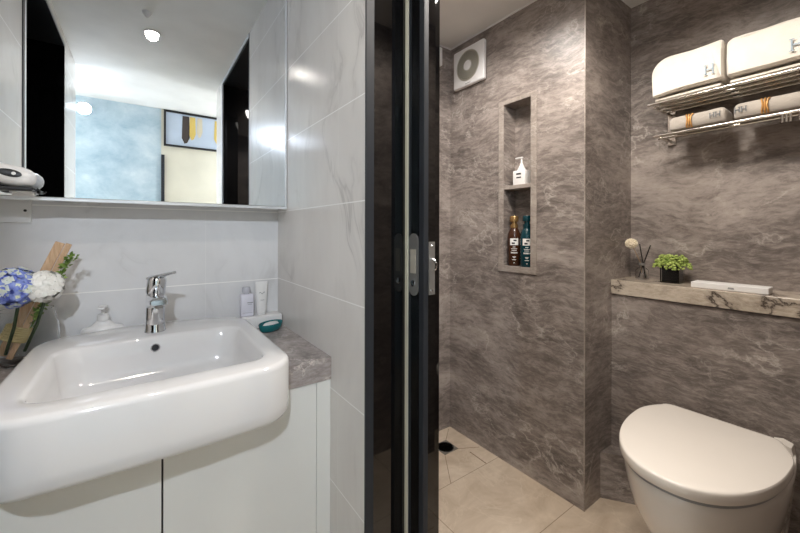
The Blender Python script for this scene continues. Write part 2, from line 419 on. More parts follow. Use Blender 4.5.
MB().lathe([(0.0095, 0), (0.0095, 0.002), (0.007, 0.003), (0.004, 0.0032)], (0.6285, 0.812, 1.052), (-1, 0, 0), 20).build('keyhole', M_CHROME, hp)
sp_ = MB().box(0.650, 0.6725, 0.769, 0.7705, 1.022, 1.170, 0.0004).build('strike_plate', M_STEEL, d, smooth=False)
hk = MB(); pts = [(0.661, 0.7695 - 0.018 * sin(t), 1.105 + 0.017 * cos(t)) for t in [i * pi / 10 for i in range(0, 9)]]
hk.tube(pts, [0.0035] * 8 + [0.002], 8); hk.build('hook_latch', M_CHROME, sp_)
sc_ = MB()
for z in (1.034, 1.158): sc_.lathe([(0.004, 0), (0.003, 0.001)], (0.661, 0.769, z), (0, -1, 0), 12)
sc_.build('screw', M_CHROME, sp_)

# ---------------------------------------------------------------- lamps
def downlight(x, y, watts, col, label, ang=130, blend=0.7, r=0.034, e=14, soft=0.05):
    t = thing('ceiling_downlight', label, 'ceiling light', (x, y, CE), 'recessed ceiling downlights')
    MB().lathe([(r + 0.010, -0.0005), (r + 0.009, -0.003), (r, -0.0035), (r, -0.0005)], (x, y, CE), (0, 0, 1), 32).build('trim_ring', M_WPLASM, t)
    MB().lathe([(r - 0.001, -0.0034), (r - 0.001, -0.0008)], (x, y, CE), (0, 0, 1), 32).build('lens', lamp_mat('lamp_lens', col, e), t)
    ld = bpy.data.lights.new('lamp_light', 'SPOT'); ld.energy = watts; ld.color = col; ld.shadow_soft_size = soft
    ld.spot_size = radians(ang); ld.spot_blend = blend
    lo = bpy.data.objects.new('lamp_light', ld); C.objects.link(lo); lo.parent = t; lo.location = (0, 0, -0.012)
    return t
downlight(0.05, 0.53, VAN_W, VAN_COL, 'round recessed ceiling downlight glowing in the mirror above the washbasin', 150, 0.8, soft=0.03)
downlight(1.02, 0.42, BATH_W, BATH_COL, 'recessed ceiling downlight over the toilet, outside the picture', 166, 0.5, soft=0.1)
downlight(0.88, 0.62, BATH_W, BATH_COL, 'recessed ceiling downlight just inside the bathroom door, outside the picture', 166, 0.5, soft=0.1)
downlight(1.08, 1.12, SHOWER_W, (1.0, 0.955, 0.91), 'recessed ceiling downlight over the shower, outside the picture', 160, 0.6)
downlight(1.15, -0.6, HALL_FILL_W, HALL_COL, 'added fill lamp built as a downlight in the hall behind the camera, outside the picture', 160, 0.8)  # unseen lamp added to brighten the hall and bounce light forward
SPX = Vector((-0.375, -0.86, 2.185)); SPD = (Vector((0.06, 1.35, 1.0)) - SPX).normalized()
t = thing('wall_spotlight', 'glowing white spotlight on the blue hall wall, seen in the mirror', 'spotlight', (SPX.x, SPX.y, CE))
MB().lathe([(0.012, -0.075), (0.04, -0.07), (0.045, -0.05), (0.05, 0.0), (0.046, 0.0), (0.043, -0.012)], SPX, SPD, 28).build('lamp_head', M_WPLASM, t)
MB().lathe([(0.0455, -0.003), (0.0455, -0.001)], SPX, SPD, 28).build('lens', lamp_mat('spot_lens', HALL_COL, 40), t)
MB().cyl((SPX.x, -0.965, SPX.z), (SPX.x, SPX.y - 0.03, SPX.z), 0.008, n=12).build('arm', M_WPLASM, t)
ld = bpy.data.lights.new('spot_light', 'SPOT'); ld.energy = KEY_W; ld.color = HALL_COL; ld.shadow_soft_size = 0.03; ld.spot_size = radians(95); ld.spot_blend = 0.6
lo = bpy.data.objects.new('spot_light', ld); C.objects.link(lo); lo.parent = t; lo.location = SPX + SPD * 0.004 - Vector((SPX.x, SPX.y, CE)); lo.rotation_euler = SPD.to_track_quat('-Z', 'Y').to_euler()
tag(MB().lathe([(0.004, -0.03), (0.012, -0.02), (0.02, -0.006), (0.022, 0)], (0.024, 0.753, CE), (0, 0, 1), 20).build('ceiling_sprinkler', M_WPLASM, base=(0.024, 0.753, CE)), 'small white ceiling sprinkler beyond the downlight in the mirror', 'sprinkler')

# ---------------------------------------------------------------- picture in the hall
t = thing('framed_painting', 'black framed abstract painting on the cream hall wall, seen in the mirror', 'painting', (0.46, -0.965, 1.98))
fx0, fx1, fz0, fz1, fy = 0.170, 0.80, 1.98, 2.31, -0.965
MB().box(fx0, fx1, fy, fy + 0.025, fz0, fz0 + 0.016).box(fx0, fx1, fy, fy + 0.025, fz1 - 0.016, fz1).box(fx0, fx0 + 0.016, fy, fy + 0.025, fz0 + 0.016, fz1 - 0.016).box(fx1 - 0.016, fx1, fy, fy + 0.025, fz0 + 0.016, fz1 - 0.016).build('frame', M_BLACKP, t, smooth=False)
MB().box(fx0 + 0.016, fx1 - 0.016, fy, fy + 0.01, fz0 + 0.016, fz1 - 0.016).build('canvas', M_PAINTBG, t, smooth=False)
def stroke(x, wd, z0, name, m):
    poly = [(x - wd / 2, 2.28), (x - wd / 2 - 0.006, z0 + 0.05), (x - wd * 0.2, z0), (x + wd * 0.2, z0 + 0.01), (x + wd / 2 + 0.004, z0 + 0.06), (x + wd / 2, 2.28)]
    MB().prism(poly, 'y', fy + 0.01, fy + 0.012).build(name, m, t, smooth=False)
stroke(0.345, 0.055, 2.02, 'brush_stroke', M_P1); stroke(0.40, 0.045, 2.06, 'brush_stroke', M_P2); stroke(0.46, 0.04, 2.09, 'brush_stroke', M_P3); stroke(0.62, 0.06, 2.05, 'brush_stroke', M_P2)

# ---------------------------------------------------------------- vanity: counter, cabinet, basin
def rrect(x0, x1, y0, y1, rf, rb, z, bulge=0.0, n=10, fb=0.0):
    """rounded rectangle, front corners radius rf, back corners rb; back edge bulges towards +y, front edge towards -y"""
    pts = []
    def edge(xa, ya, xb, yb, m):
        for i in range(m): f = i / m; pts.append((xa + (xb - xa) * f, ya + (yb - ya) * f))
    def arc(cx, cy, r, a0, a1):
        for i in range(n + 1): a = a0 + (a1 - a0) * i / n; pts.append((cx + r * cos(a), cy + r * sin(a)))
    arc(x0 + rf, y0 + rf, rf, pi, 1.5 * pi); edge(x0 + rf, y0, x1 - rf, y0, 12)
    arc(x1 - rf, y0 + rf, rf, 1.5 * pi, 2 * pi); edge(x1, y0 + rf, x1, y1 - rb, 8)
    arc(x1 - rb, y1 - rb, rb, 0, 0.5 * pi); edge(x1 - rb, y1, x0 + rb, y1, 12)
    arc(x0 + rb, y1 - rb, rb, 0.5 * pi, pi); edge(x0, y1 - rb, x0, y0 + rf, 8)
    xm, hw = (x0 + x1) / 2, (x1 - x0) / 2; out = []
    for x, y in pts:
        u = max(0, 1 - ((x - xm) / hw) ** 2)
        wy = (y - y0) / (y1 - y0)
        out.append((x, y + bulge * u * max(0, wy - 0.5) * 2 - fb * u * max(0, 0.5 - wy) * 2, z))
    return out
BX0, BX1, BY0, BY1 = -0.252, 0.326, 0.898, 1.500
def bo(off, z): return rrect(BX0 + off, BX1 - off, BY0 + off, BY1 - off, 0.085 - off, 0.07 - min(off, 0.04), z, 0.075, fb=0.012)
IX0, IX1, IY0, IY1 = -0.185, 0.268, 0.972, 1.352
def bi(off, z, bk=0.0): return rrect(IX0 + off, IX1 - off, IY0 + off, IY1 - off - bk, 0.05, 0.05, z, 0.012, fb=0.006)
RZ = 0.870
rings = [bo(0.016, 0.724), bo(0.008, 0.727), bo(0.003, 0.736), bo(0.0, 0.76), bo(0.0, RZ - 0.014), bo(0.0015, RZ - 0.007), bo(0.006, RZ - 0.002), bo(0.013, RZ),
         bi(-0.012, RZ), bi(-0.005, RZ - 0.002), bi(0.0, RZ - 0.008), bi(0.006, RZ - 0.05), bi(0.012, RZ - 0.09), bi(0.02, RZ - 0.11), bi(0.045, RZ - 0.122), bi(0.11, RZ - 0.127)]
t = thing('washbasin', 'large white semi-recessed rectangular washbasin on the grey counter', 'basin', (0.037, 1.2, 0.724))
MB().loft(rings).build('bowl', M_CERAM, t, ang=50)
oy = IY1 + 0.012 - 0.004
MB().lathe([(0.0125, 0), (0.0125, 0.002), (0.0115, 0.003), (0.0095, 0.003), (0.009, 0.0015)], (0.037, oy - 0.003, 0.836), (0, -1, 0.1), 24).build('overflow_ring', M_CHROME, t)
MB().lathe([(0.009, 0), (0.009, 0.0025)], (0.037, oy - 0.004, 0.836), (0, -1, 0.1), 20).build('overflow_hole', M_GREYM, t)
MB().lathe([(0.03, 0), (0.03, 0.003), (0.02, 0.006)], (0.037, 1.16, RZ - 0.127), (0, 0, 1), 24).build('drain_plug', M_CHROME, t)
# countertop with a cut-out that follows the basin
CF, CZ0, CZ1 = 1.068, 0.726, 0.797
ol = [p for p in bo(-0.002, 0)]
pts = [(p[0], p[1]) for p in ol if p[1] > CF]
pr = sorted([p for p in pts], key=lambda p: math.atan2(p[1] - 1.0, p[0] - 0.037))
inner = [(BX1 + 0.002, CF)] + pr + [(BX0 - 0.002, CF)]
poly = [(XL, CF), (XL, YB), (XW, YB), (XW, CF)] + inner
b = MB(); fs = []
for z in (CZ0, CZ1):
    vsx = [b.bm.verts.new((x, y, z)) for x, y in poly]; fs.append(vsx)
for i in range(len(poly)):
    j = (i + 1) % len(poly); b.bm.faces.new((fs[0][i], fs[0][j], fs[1][j], fs[1][i]))
b.bm.faces.new(fs[0][::-1]); f = b.bm.faces.new(fs[1]); bmesh.ops.triangulate(b.bm, faces=[q for q in b.bm.faces if len(q.verts) > 4])
tag(b.build('countertop', M_COUNTER, smooth=False, base=(0.0, 1.35, CZ0)), 'grey veined stone counter slab around the washbasin', 'countertop')
t = thing('vanity_cabinet', 'white lacquered vanity cabinet with flat doors under the washbasin', 'cabinet', (0.07, 1.3, 0))
DY = 1.072
MB().box(XL, XW, DY + 0.022, 1.60, 0.10, 0.722).build('carcass', M_GAP, t, smooth=False)
MB().box(XL, XW, DY + 0.06, 1.58, 0.0, 0.10).build('plinth', M_GAP, t, smooth=False)
for x0, x1 in ((XL + 0.001, 0.0425), (0.0465, 0.4475)):
    MB().box(x0, x1, DY, DY + 0.02, 0.105, 0.7235, 0.001).build('door', M_CAB, t, smooth=False)
MB().box(0.449, XW - 0.0005, DY, DY + 0.02, 0.105, 0.7235, 0.001).build('filler_panel', M_CAB, t, smooth=False)

# faucet
t = thing('basin_faucet', 'chrome single lever mixer tap on the back rim of the washbasin', 'faucet', (0.039, 1.435, RZ))
fx, fyy = 0.039, 1.435
MB().lathe([(0.030, 0), (0.030, 0.004), (0.028, 0.008), (0.0272, 0.03), (0.026, 0.075), (0.026, 0.119), (0.025, 0.1225)], (fx, fyy, RZ), n=36).build('body', M_CHROME, t, ang=40)
def sec(y, hw, z0, z1, r=0.010, n=5, dx=0.0):
    p = []
    for cx, cz, a0 in ((hw - r, z1 - r, 0), (-hw + r, z1 - r, pi / 2), (-hw + r, z0 + r, pi), (hw - r, z0 + r, 1.5 * pi)):
        for i in range(n + 1): a = a0 + pi / 2 * i / n; p.append((fx + dx + cx * 1.0 + r * cos(a), y, cz + r * sin(a)))
    return p
MB().loft([sec(fyy - 0.012, 0.0255, 0.946, 0.993), sec(fyy - 0.05, 0.0255, 0.957, 0.995, dx=0.003), sec(fyy - 0.088, 0.0245, 0.965, 0.994, dx=0.006), sec(fyy - 0.106, 0.0235, 0.968, 0.991, dx=0.007), sec(fyy - 0.112, 0.020, 0.972, 0.987, 0.0065, dx=0.007)]).build('spout', M_CHROME, t, ang=40)
MB().lathe([(0.012, 0.007), (0.012, 0), (0.008, 0.0005)], (fx + 0.007, fyy - 0.094, 0.961), n=20).build('aerator', M_STEEL, t)
q = Vector((0.10, -0.12, 1)).normalized()
h = MB().lathe([(0.025, 0), (0.0275, 0.004), (0.0275, 0.042), (0.026, 0.052), (0.021, 0.058), (0.0, 0.060)], (fx, fyy, 0.992), q, 36).build('handle', M_CHROME, t, ang=40)
lv = MB()
def lsec(p, hw, th):
    d = Vector((0.62, -0.78, 0)).normalized(); s_ = Vector((-d.y, d.x, 0)); p = Vector(p)
    return [p + s_ * hw * cos(a) + Vector((0, 0, th * sin(a))) for a in [2 * pi * i / 12 for i in range(12)]]
lv.loft([lsec((fx - 0.010, fyy + 0.008, 1.043), 0.020, 0.008), lsec((fx + 0.012, fyy - 0.012, 1.050), 0.018, 0.008), lsec((fx + 0.034, fyy - 0.032, 1.058), 0.012, 0.006), lsec((fx + 0.050, fyy - 0.046, 1.063), 0.008, 0.0045)])
lv.build('lever', M_CHROME, h, ang=40)

# ---------------------------------------------------------------- mirror cabinet
YM, MZ0, MZ1 = 1.503, 1.296, 2.26
t = thing('mirror_cabinet', 'wide wall-hung mirror cabinet with slim white edge above the washbasin', 'mirror cabinet', (0.07, YB, MZ0))
MB().box(XL + 0.002, XW - 0.003, YM + 0.012, YB, MZ0 + 0.004, MZ1).build('cabinet_body', M_CAB, t, smooth=False)
MB().box(XL + 0.002, XW - 0.010, YM + 0.001, YM + 0.012, MZ0 + 0.005, MZ1).build('mirror', M_MIRROR, t, smooth=False)
MB().box(XL + 0.002, XW - 0.002, YM - 0.006, YM + 0.012, MZ0 - 0.007, MZ0 + 0.003, 0.001).box(XW - 0.0095, XW - 0.002, YM - 0.003, YM + 0.012, MZ0 + 0.003, MZ1, 0.001).build('edge_trim', M_ALU, t, smooth=False)

# hair dryer in its cradle in front of the mirror
t = thing('hair_dryer', 'white rounded hair dryer with a black oval panel in front of the mirror', 'hair dryer', (-0.29, 1.455, 1.322))
A, B = Vector((-0.350, 1.455, 1.364)), Vector((-0.244, 1.455, 1.343)); dd = (B - A).normalized(); L = (B - A).length
MB().lathe([(0.010, -0.003), (0.022, 0.0), (0.0275, 0.012), (0.0295, 0.03), (0.0295, 0.055), (0.0285, 0.075), (0.0255, 0.090), (0.019, 0.101), (0.010, L - 0.002), (0.0, L)], A, dd, 36).build('body', M_WPLAS, t, ang=60)
fr = Vector((0.18, -0.95, 0.12)); fr = (fr - dd * fr.dot(dd)).normalized(); up_ = dd.cross(fr)
if up_.z < 0: up_ = -up_
def oval(cx, hw, hh, off):
    out = []
    for i in range(28):
        a = 2 * pi * i / 28; s_ = cx + hw * cos(a); v = hh * sin(a)
        rr = 0.0297 + off
        ang = v / 0.0297
        out.append(A + dd * s_ + fr * rr * cos(ang) + up_ * rr * sin(ang))
    return out
pn = MB().loft([oval(0.058, 0.024, 0.0105, -0.003)] + [oval(0.058, 0.024 * k, 0.0105 * k, 0.001) for k in (1, .8, .6, .4, .2, .05)]).build('panel', M_BLACKP, t, ang=40)
cc = A + dd * 0.066 + fr * 0.0305
MB().lathe([(0.0045, 0), (0.0045, 0.0015), (0.0025, 0.002)], cc, fr, 16).build('button', M_WPLASM, pn)
t = thing('dryer_cradle', 'small black and white cradle under the hair dryer on the mirror edge', 'holder', (-0.29, 1.475, 1.299))
MB().box(-0.330, -0.248, 1.430, 1.485, 1.311, 1.3215, 0.003).box(-0.352, -0.325, 1.425, 1.482, 1.318, 1.334, 0.004).tube([(-0.250, 1.45, 1.318), (-0.243, 1.45, 1.314), (-0.240, 1.45, 1.320)], 0.0025, 8).build('base', M_BLACKP, t, smooth=False)
MB().box(-0.300, -0.255, 1.490, 1.500, 1.299, 1.316).box(-0.300, -0.255, 1.46, 1.500, 1.3075, 1.3115).build('post', M_WPLASM, t, smooth=False)
t = thing('wall_bracket_plate', 'flat white metal plate with a screw hole on the wall below the mirror', 'bracket', (-0.32, YB, 1.223))
MB().box(XL + 0.003, -0.283, YB - 0.008, YB, 1.223, MZ0 + 0.003, 0.0015).build('plate', M_WPLASM, t, smooth=False)
MB().lathe([(0.004, 0), (0.004, 0.0008)], (-0.297, YB - 0.008, 1.262), (0, -1, 0), 16).build('screw_hole', M_DARKH, t)

# ---------------------------------------------------------------- vase and bouquet
t = thing('glass_vase', 'round clear glass vase behind the left end of the washbasin', 'vase', (-0.272, 1.425, CZ1))
vc = (-0.280, 1.546, CZ1)
out = [(0.04, 0.0), (0.052, 0.003), (0.064, 0.02), (0.073, 0.055), (0.075, 0.085), (0.071, 0.12), (0.064, 0.145), (0.061, 0.165)]
inn = [(0.058, 0.165), (0.061, 0.145), (0.068, 0.12), (0.072, 0.085), (0.070, 0.055), (0.061, 0.022), (0.045, 0.008), (0.0, 0.007)]
MB().lathe(out + inn, vc, n=40).build('bowl', M_CLEARG, t, ang=60)
t = thing('flower_bouquet', 'bouquet of blue and white hydrangeas with pale wood sticks in the glass vase', 'flowers', (-0.272, 1.41, CZ1 + 0.01))
def hydra(name, c, r, mats, nfl, ps, wts, seed):
    rnd = random.Random(seed); b = MB(); c = Vector(c)
    b.ball(c, r * 0.86, 14, (1, 1, 0.9)); 
    for f in b.bm.faces: f.material_index = 0
    for i in range(nfl):
        z = 1 - 2 * (i + 0.5) / nfl; a = i * 2.39996; rr = math.sqrt(1 - z * z)
        n = Vector((rr * cos(a), rr * sin(a), z * 0.9)).normalized(); n = (n + Vector((rnd.uniform(-.25, .25), rnd.uniform(-.25, .25), rnd.uniform(-.25, .25)))).normalized()
        p = c + n * r * rnd.uniform(0.84, 1.0); u = n.orthogonal().normalized(); v = n.cross(u); rot = rnd.uniform(0, pi)
        pal = rnd.random() < wts
        for k in range(4):
            a2 = rot + k * pi / 2; d1 = u * cos(a2) + v * sin(a2); s1 = n.cross(d1)
            s_ = ps * rnd.uniform(0.8, 1.15); b.mi = 1 if pal else 0
            w0 = 0.48 * s_; P0 = p
            I1 = p + d1 * s_ * 0.34 + s1 * w0 * 0.75 + n * s_ * 0.08; I2 = p + d1 * s_ * 0.34 - s1 * w0 * 0.75 + n * s_ * 0.08
            O1 = p + d1 * s_ * 0.72 + s1 * w0 + n * s_ * 0.12; O2 = p + d1 * s_ * 0.72 - s1 * w0 + n * s_ * 0.12
            T1 = p + d1 * s_ * 1.05 + s1 * w0 * 0.4 + n * s_ * 0.03; T2 = p + d1 * s_ * 1.05 - s1 * w0 * 0.4 + n * s_ * 0.03
            V = [b.bm.verts.new(x) for x in (P0, I1, I2, O1, O2, T1, T2)]
            b.bm.faces.new((V[0], V[1], V[2])).material_index = 1
            b.bm.faces.new((V[1], V[3], V[4], V[2])).material_index = 1 if pal else 0
            b.bm.faces.new((V[3], V[5], V[6], V[4])).material_index = 0
        b.mi = 1
        b.ball(p + n * 0.001, ps * 0.14, 6)
        b.mi = 0
    return b.build(name, mats, t, ang=80)
hydra('hydrangea_head', (-0.292, 1.452, 1.040), 0.056, [M_PETB, M_PETP], 95, 0.016, 0.48, 3)['label'] = 'blue hydrangea head'
hydra('hydrangea_head', (-0.229, 1.458, 1.036), 0.044, [M_PETW, M_PETW], 60, 0.018, 0.5, 4)['label'] = 'white hydrangea head'
S0, S1 = Vector((-0.326, 1.540, 0.828)), Vector((-0.192, 1.505, 1.163)); sd = (S1 - S0).normalized(); sx_ = sd.cross(Vector((0, 1, 0))).normalized(); sy_ = sx_.cross(sd)
def plank(o, hw, ht, l0, l1, yo):
    m = Matrix((sx_, sy_, sd)).transposed().to_4x4(); m.translation = S0
    return MB().box(o - hw, o + hw, yo - ht, yo + ht, l0, l1, 0.0015, mat=m).build('wood_stick', M_WOOD, t, smooth=False)
Ls = (S1 - S0).length
plank(0.008, 0.0115, 0.004, 0.0, Ls - 0.004, 0.004); plank(-0.013, 0.0075, 0.004, -0.005, Ls, -0.002)
tw = MB()
for k in range(7):
    c0 = S0 + sd * (0.052 + 0.0065 * k)
    tw.tube([c0 + sx_ * 0.028 * cos(a) + sy_ * 0.013 * sin(a) for a in [2 * pi * i / 20 for i in range(21)]], 0.0034, 6)
tw.build('twine', M_TWINE, t)
rnd = random.Random(5); lf = MB()
G0, G1 = Vector((-0.272, 1.530, 0.90)), Vector((-0.168, 1.480, 1.126))
lf.tube([G0, (G0 + G1) / 2, G1], 0.002, 6)
for i in range(150):
    p = G0.lerp(G1, rnd.uniform(0.05, 1)) + Vector((rnd.uniform(-.007, .007), rnd.uniform(-.006, .006), rnd.uniform(-.006, .006))); d = Vector((rnd.uniform(-1, 1), rnd.uniform(-1, 1), rnd.uniform(-0.2, 1))).normalized(); s1 = d.orthogonal().normalized()
    l_ = rnd.uniform(0.010, 0.018); n_ = d.cross(s1)
    vv = [lf.bm.verts.new(x) for x in (p, p + d * l_ * .5 + s1 * l_ * .35 + n_ * .002, p + d * l_, p + d * l_ * .5 - s1 * l_ * .35 + n_ * .002)]; lf.bm.faces.new(vv)
lf.build('leaf_sprig', M_LEAF, t, ang=80)
st = MB()
for e, s_ in (((-0.282, 1.47, 1.0), (-0.322, 1.535, 0.835)), ((-0.228, 1.475, 1.0), (-0.285, 1.548, 0.835))): st.tube([s_, Vector(s_).lerp(Vector(e), .5) + Vector((0.004, 0, 0)), e], 0.004, 8)
st.build('stems', M_STEM, t)

# soap dispenser and the bottles on the counter
t = thing('soap_dispenser', 'white pump soap dispenser behind the washbasin, left of the faucet', 'soap dispenser', (-0.106, 1.592, CZ1))
c = (-0.104, 1.592, CZ1); c2 = (c[0], c[1], CZ1 + 0.014)
MB().lathe([(0.054, 0), (0.058, 0.004), (0.058, 0.066), (0.054, 0.074), (0.030, 0.082), (0.021, 0.092), (0.016, 0.100), (0.014, 0.102)], c, n=40, sy=0.47).build('bottle', M_WPLAS, t, ang=45)
MB().lathe([(0.0165, 0.083), (0.0165, 0.100), (0.014, 0.104), (0.005, 0.105), (0.005, 0.122), (0.009, 0.123), (0.013, 0.128), (0.012, 0.132), (0.0, 0.133)], c2, n=24).box(c[0] - 0.012, c[0] + 0.006, c[1] - 0.034, c[1], c2[2] + 0.1235, c2[2] + 0.131, 0.002).build('pump', M_WPLASM, t, ang=40)
tag(MB().box(0.336, 0.492, 1.550, 1.622, CZ1, 0.846, 0.005, 3).build('toiletry_tray', M_WPLAS, base=(0.414, 1.586, CZ1)), 'low white tray in the corner under the lotion bottle and tube', 'tray')
t = thing('lotion_bottle', 'square lilac-white lotion bottle with clear cap beside the white tube', 'bottle', (0.359, 1.585, 0.846))
MB().box(0.331, 0.383, 1.572, 1.600, 0.846, 0.939, 0.006, 3).build('body', M_LILAC, t)
MB().lathe([(0.011, 0.939 - 0.846), (0.011, 0.098), (0.0155, 0.099), (0.0155, 0.118), (0.013, 0.121), (0.0, 0.1215)], (0.355, 1.586, 0.846), n=24).build('cap', M_CAPG, t, ang=40)
MB().box(0.356, 0.378, 1.5712, 1.572, 0.902, 0.905).build('print', M_GREYP, t, smooth=False)
for q in ((0.358, 0.374, 1.5712, 1.572, 0.896, 0.8975), (0.338, 0.378, 1.5712, 1.572, 0.862, 0.8628)): MB().box(*q).build('print', M_GREYP, t, smooth=False)
t = thing('cream_tube', 'white cream tube standing on its cap in the vanity corner', 'tube', (0.416, 1.588, 0.846))
def oval_ring(cx, cy, hx, hy, z, n=24): return [(cx + hx * cos(2 * pi * i / n), cy + hy * sin(2 * pi * i / n), z) for i in range(n)]
MB().loft([oval_ring(0.416, 1.588, 0.019, 0.016, 0.856), oval_ring(0.416, 1.588, 0.021, 0.017, 0.864), oval_ring(0.416, 1.588, 0.0235, 0.012, 0.92), oval_ring(0.416, 1.588, 0.026, 0.004, 0.972), oval_ring(0.416, 1.588, 0.0265, 0.0022, 0.985)]).build('body', M_WPLAS, t, ang=50)
MB().lathe([(0.017, 0), (0.018, 0.002), (0.018, 0.0105)], (0.416, 1.588, 0.846), n=24).build('cap', M_WPLASM, t)
pt = MB(); pt.tube([(0.404 + 0.0032 * i, 1.5735 + 0.0007 * i - (0.0007 * i if i > 3 else 0), 0.938 + 0.004 * sin(i * 1.3)) for i in range(8)], 0.0011, 6); pt.build('print', M_GREYP, t); MB().box(0.409, 0.424, 1.5712, 1.574, 0.908, 0.9092).build('print', M_GREYP, t, smooth=False)
t = thing('soap_dish', 'teal oval soap dish on the counter by the white side wall', 'soap dish', (0.431, 1.497, CZ1))
ca, sa = cos(0.55), sin(0.55)
def ell(hx, hy, z, n=28):
    return [(0.428 + hx * cos(a) * ca - hy * sin(a) * sa, 1.492 + hx * cos(a) * sa + hy * sin(a) * ca, z) for a in [2 * pi * i / n for i in range(n)]]
MB().loft([ell(0.042, 0.024, CZ1), ell(0.052, 0.031, CZ1 + 0.008), ell(0.057, 0.036, CZ1 + 0.030), ell(0.056, 0.035, CZ1 + 0.032), ell(0.054, 0.033, CZ1 + 0.030), ell(0.048, 0.028, CZ1 + 0.012), ell(0.03, 0.016, CZ1 + 0.010)]).build('dish', M_TEAL, t, ang=50)
tag(MB().loft([ell(0.028, 0.015, CZ1 + 0.0105), ell(0.036, 0.021, CZ1 + 0.014), ell(0.038, 0.022, CZ1 + 0.024), ell(0.033, 0.018, CZ1 + 0.031), ell(0.015, 0.008, CZ1 + 0.033)]).build('soap_bar', M_WPLASM, ang=60, base=(0.428, 1.492, CZ1 + 0.0105)), 'white bar of soap in the teal dish', 'soap')

# ---------------------------------------------------------------- shower niche contents and fittings
def pump_bottle():
    t = thing('soap_pump_bottle', 'square white pump bottle on the upper shelf of the wall niche', 'bottle', (1.588, 1.145, 1.435))
    MB().box(1.562, 1.616, 1.109, 1.181, 1.435, 1.511, 0.005, 3).build('body', M_WPLAS, t)
    MB().lathe([(0.021, 0.076), (0.020, 0.084), (0.011, 0.1), (0.007, 0.112), (0.004, 0.115), (0.004, 0.138), (0.007, 0.139), (0.007, 0.146), (0, 0.147)], (1.588, 1.145, 1.435), n=24).box(1.582, 1.594, 1.138, 1.180, 1.574, 1.581, 0.002).build('pump', M_WPLASM, t, ang=45)
    MB().box(1.561, 1.562, 1.130, 1.158, 1.488, 1.496).build('print', M_INK, t, smooth=False); MB().box(1.561, 1.562, 1.130, 1.158, 1.471, 1.477).build('print', M_INK, t, smooth=False)
pump_bottle()
def shampoo(cx, cy, mb, mc, label):
    t = thing('shampoo_bottle', label, 'bottle', (cx, cy, NZ0), 'shampoo bottles in the wall niche')
    r = 0.0335
    MB().lathe([(r * .9, 0), (r, 0.004), (r, 0.145), (r * .93, 0.165), (r * .7, 0.185), (r * .52, 0.197), (r * .5, 0.202)], (cx, cy, NZ0), n=32).build('body', mb, t, ang=45)
    MB().lathe([(r * .56, 0.196), (r * .58, 0.198), (r * .58, 0.215), (r * .4, 0.216), (r * .4, 0.228), (r * .62, 0.229), (r * .66, 0.233), (r * .66, 0.252), (r * .58, 0.258), (0, 0.259)], (cx, cy, NZ0), n=32).build('pump_cap', mc, t, ang=40)
    def arcband(a0, a1, z0, z1, off, m, nm):
        b = MB(); n = 8; ro = r + off
        g = [[(cx + q * cos(a0 + (a1 - a0) * i / n), cy + q * sin(a0 + (a1 - a0) * i / n)) for i in range(n + 1)] for q in (r - 0.001, ro)]
        poly = g[0] + g[1][::-1]
        b.loft([[(x, y, NZ0 + z0) for x, y in poly], [(x, y, NZ0 + z1) for x, y in poly]]); return b
    f0 = pi + math.atan2(cy, cx)   # bearing from which the front label is seen
    arcband(f0 - 0.62, f0 + 0.62, 0.108, 0.142, 0.0006, M_LABELW, 'label').build('label', M_LABELW, t, smooth=False)
    b2 = arcband(f0 - 0.1, f0 + 0.35, 0.128, 0.136, 0.0011, M_INK, 'x')
    b2._add(arcband(f0 - 0.35, f0 + 0.1, 0.113, 0.122, 0.0011, M_INK, 'x').bm); b2.build('label_print', M_INK, t, smooth=False)
    b3 = MB()
    for z, a in ((0.097, .2), (0.088, .45), (0.080, .38), (0.070, .5), (0.066, .5), (0.047, .25), (0.042, .16), (0.032, .3), (0.016, .1)):
        b3._add(arcband(f0 - a, f0 + a, z, z + 0.0022, 0.0008, M_LABELW, 'x').bm)
    b3.build('print', M_LABELW, t, smooth=False)
shampoo(1.583, 1.186, M_BROWNB, M_GOLDC, 'brown shampoo bottle with gold cap in the lower niche')
shampoo(1.584, 1.110, M_TEALB, M_TEALB, 'dark teal shampoo bottle in the lower niche')

t = thing('exhaust_fan', 'square white exhaust fan with round grille high on the stone wall', 'fan', (XN, 1.456, 2.147))
fy0, fy1, fz0, fz1 = 1.338, 1.574, 2.036, 2.258; fc = (1.455, 2.148)
MB().box(XN - 0.028, XN, fy0, fy1, fz0, fz1, 0.010, 3).build('housing', M_WPLAS, t)
MB().lathe([(0.083, 0), (0.083, 0.0008)], (XN - 0.028, fc[0], fc[1]), (-1, 0, 0), 48).build('recess', M_GRILLE2, t)
g = MB()
for rr in (0.034, 0.045, 0.056, 0.067, 0.078, 0.084):
    g.tube([(XN - 0.030, fc[0] + rr * cos(a), fc[1] + rr * sin(a)) for a in [2 * pi * i / 48 for i in range(49)]], 0.0022, 6)
for i in range(28):
    a = 2 * pi * i / 28; g.cyl((XN - 0.030, fc[0] + 0.025 * cos(a), fc[1] + 0.025 * sin(a)), (XN - 0.030, fc[0] + 0.084 * cos(a), fc[1] + 0.084 * sin(a)), 0.0017, n=6)
g.build('grille', M_GRILLE, t)
MB().lathe([(0.028, 0), (0.028, 0.004), (0.024, 0.007), (0.0, 0.0075)], (XN - 0.029, fc[0], fc[1]), (-1, 0, 0), 32).build('hub', M_WPLASM, t)
MB().box(XN - 0.0285, XN - 0.028, 1.435, 1.475, 2.046, 2.0495).build('print', M_GREYP, t, smooth=False)
tag(MB().box(1.30, 1.452, YB - 0.03, YB, 2.180, 2.287, 0.006, 2).build('wall_vent_box', M_WPLAS, base=(1.376, YB, 2.18)), 'white box high on the shower back wall, half hidden by the sliding door', 'wall box')
t = thing('floor_drain', 'square dark metal floor drain in the shower corner', 'drain', (1.376, 1.482, 0))
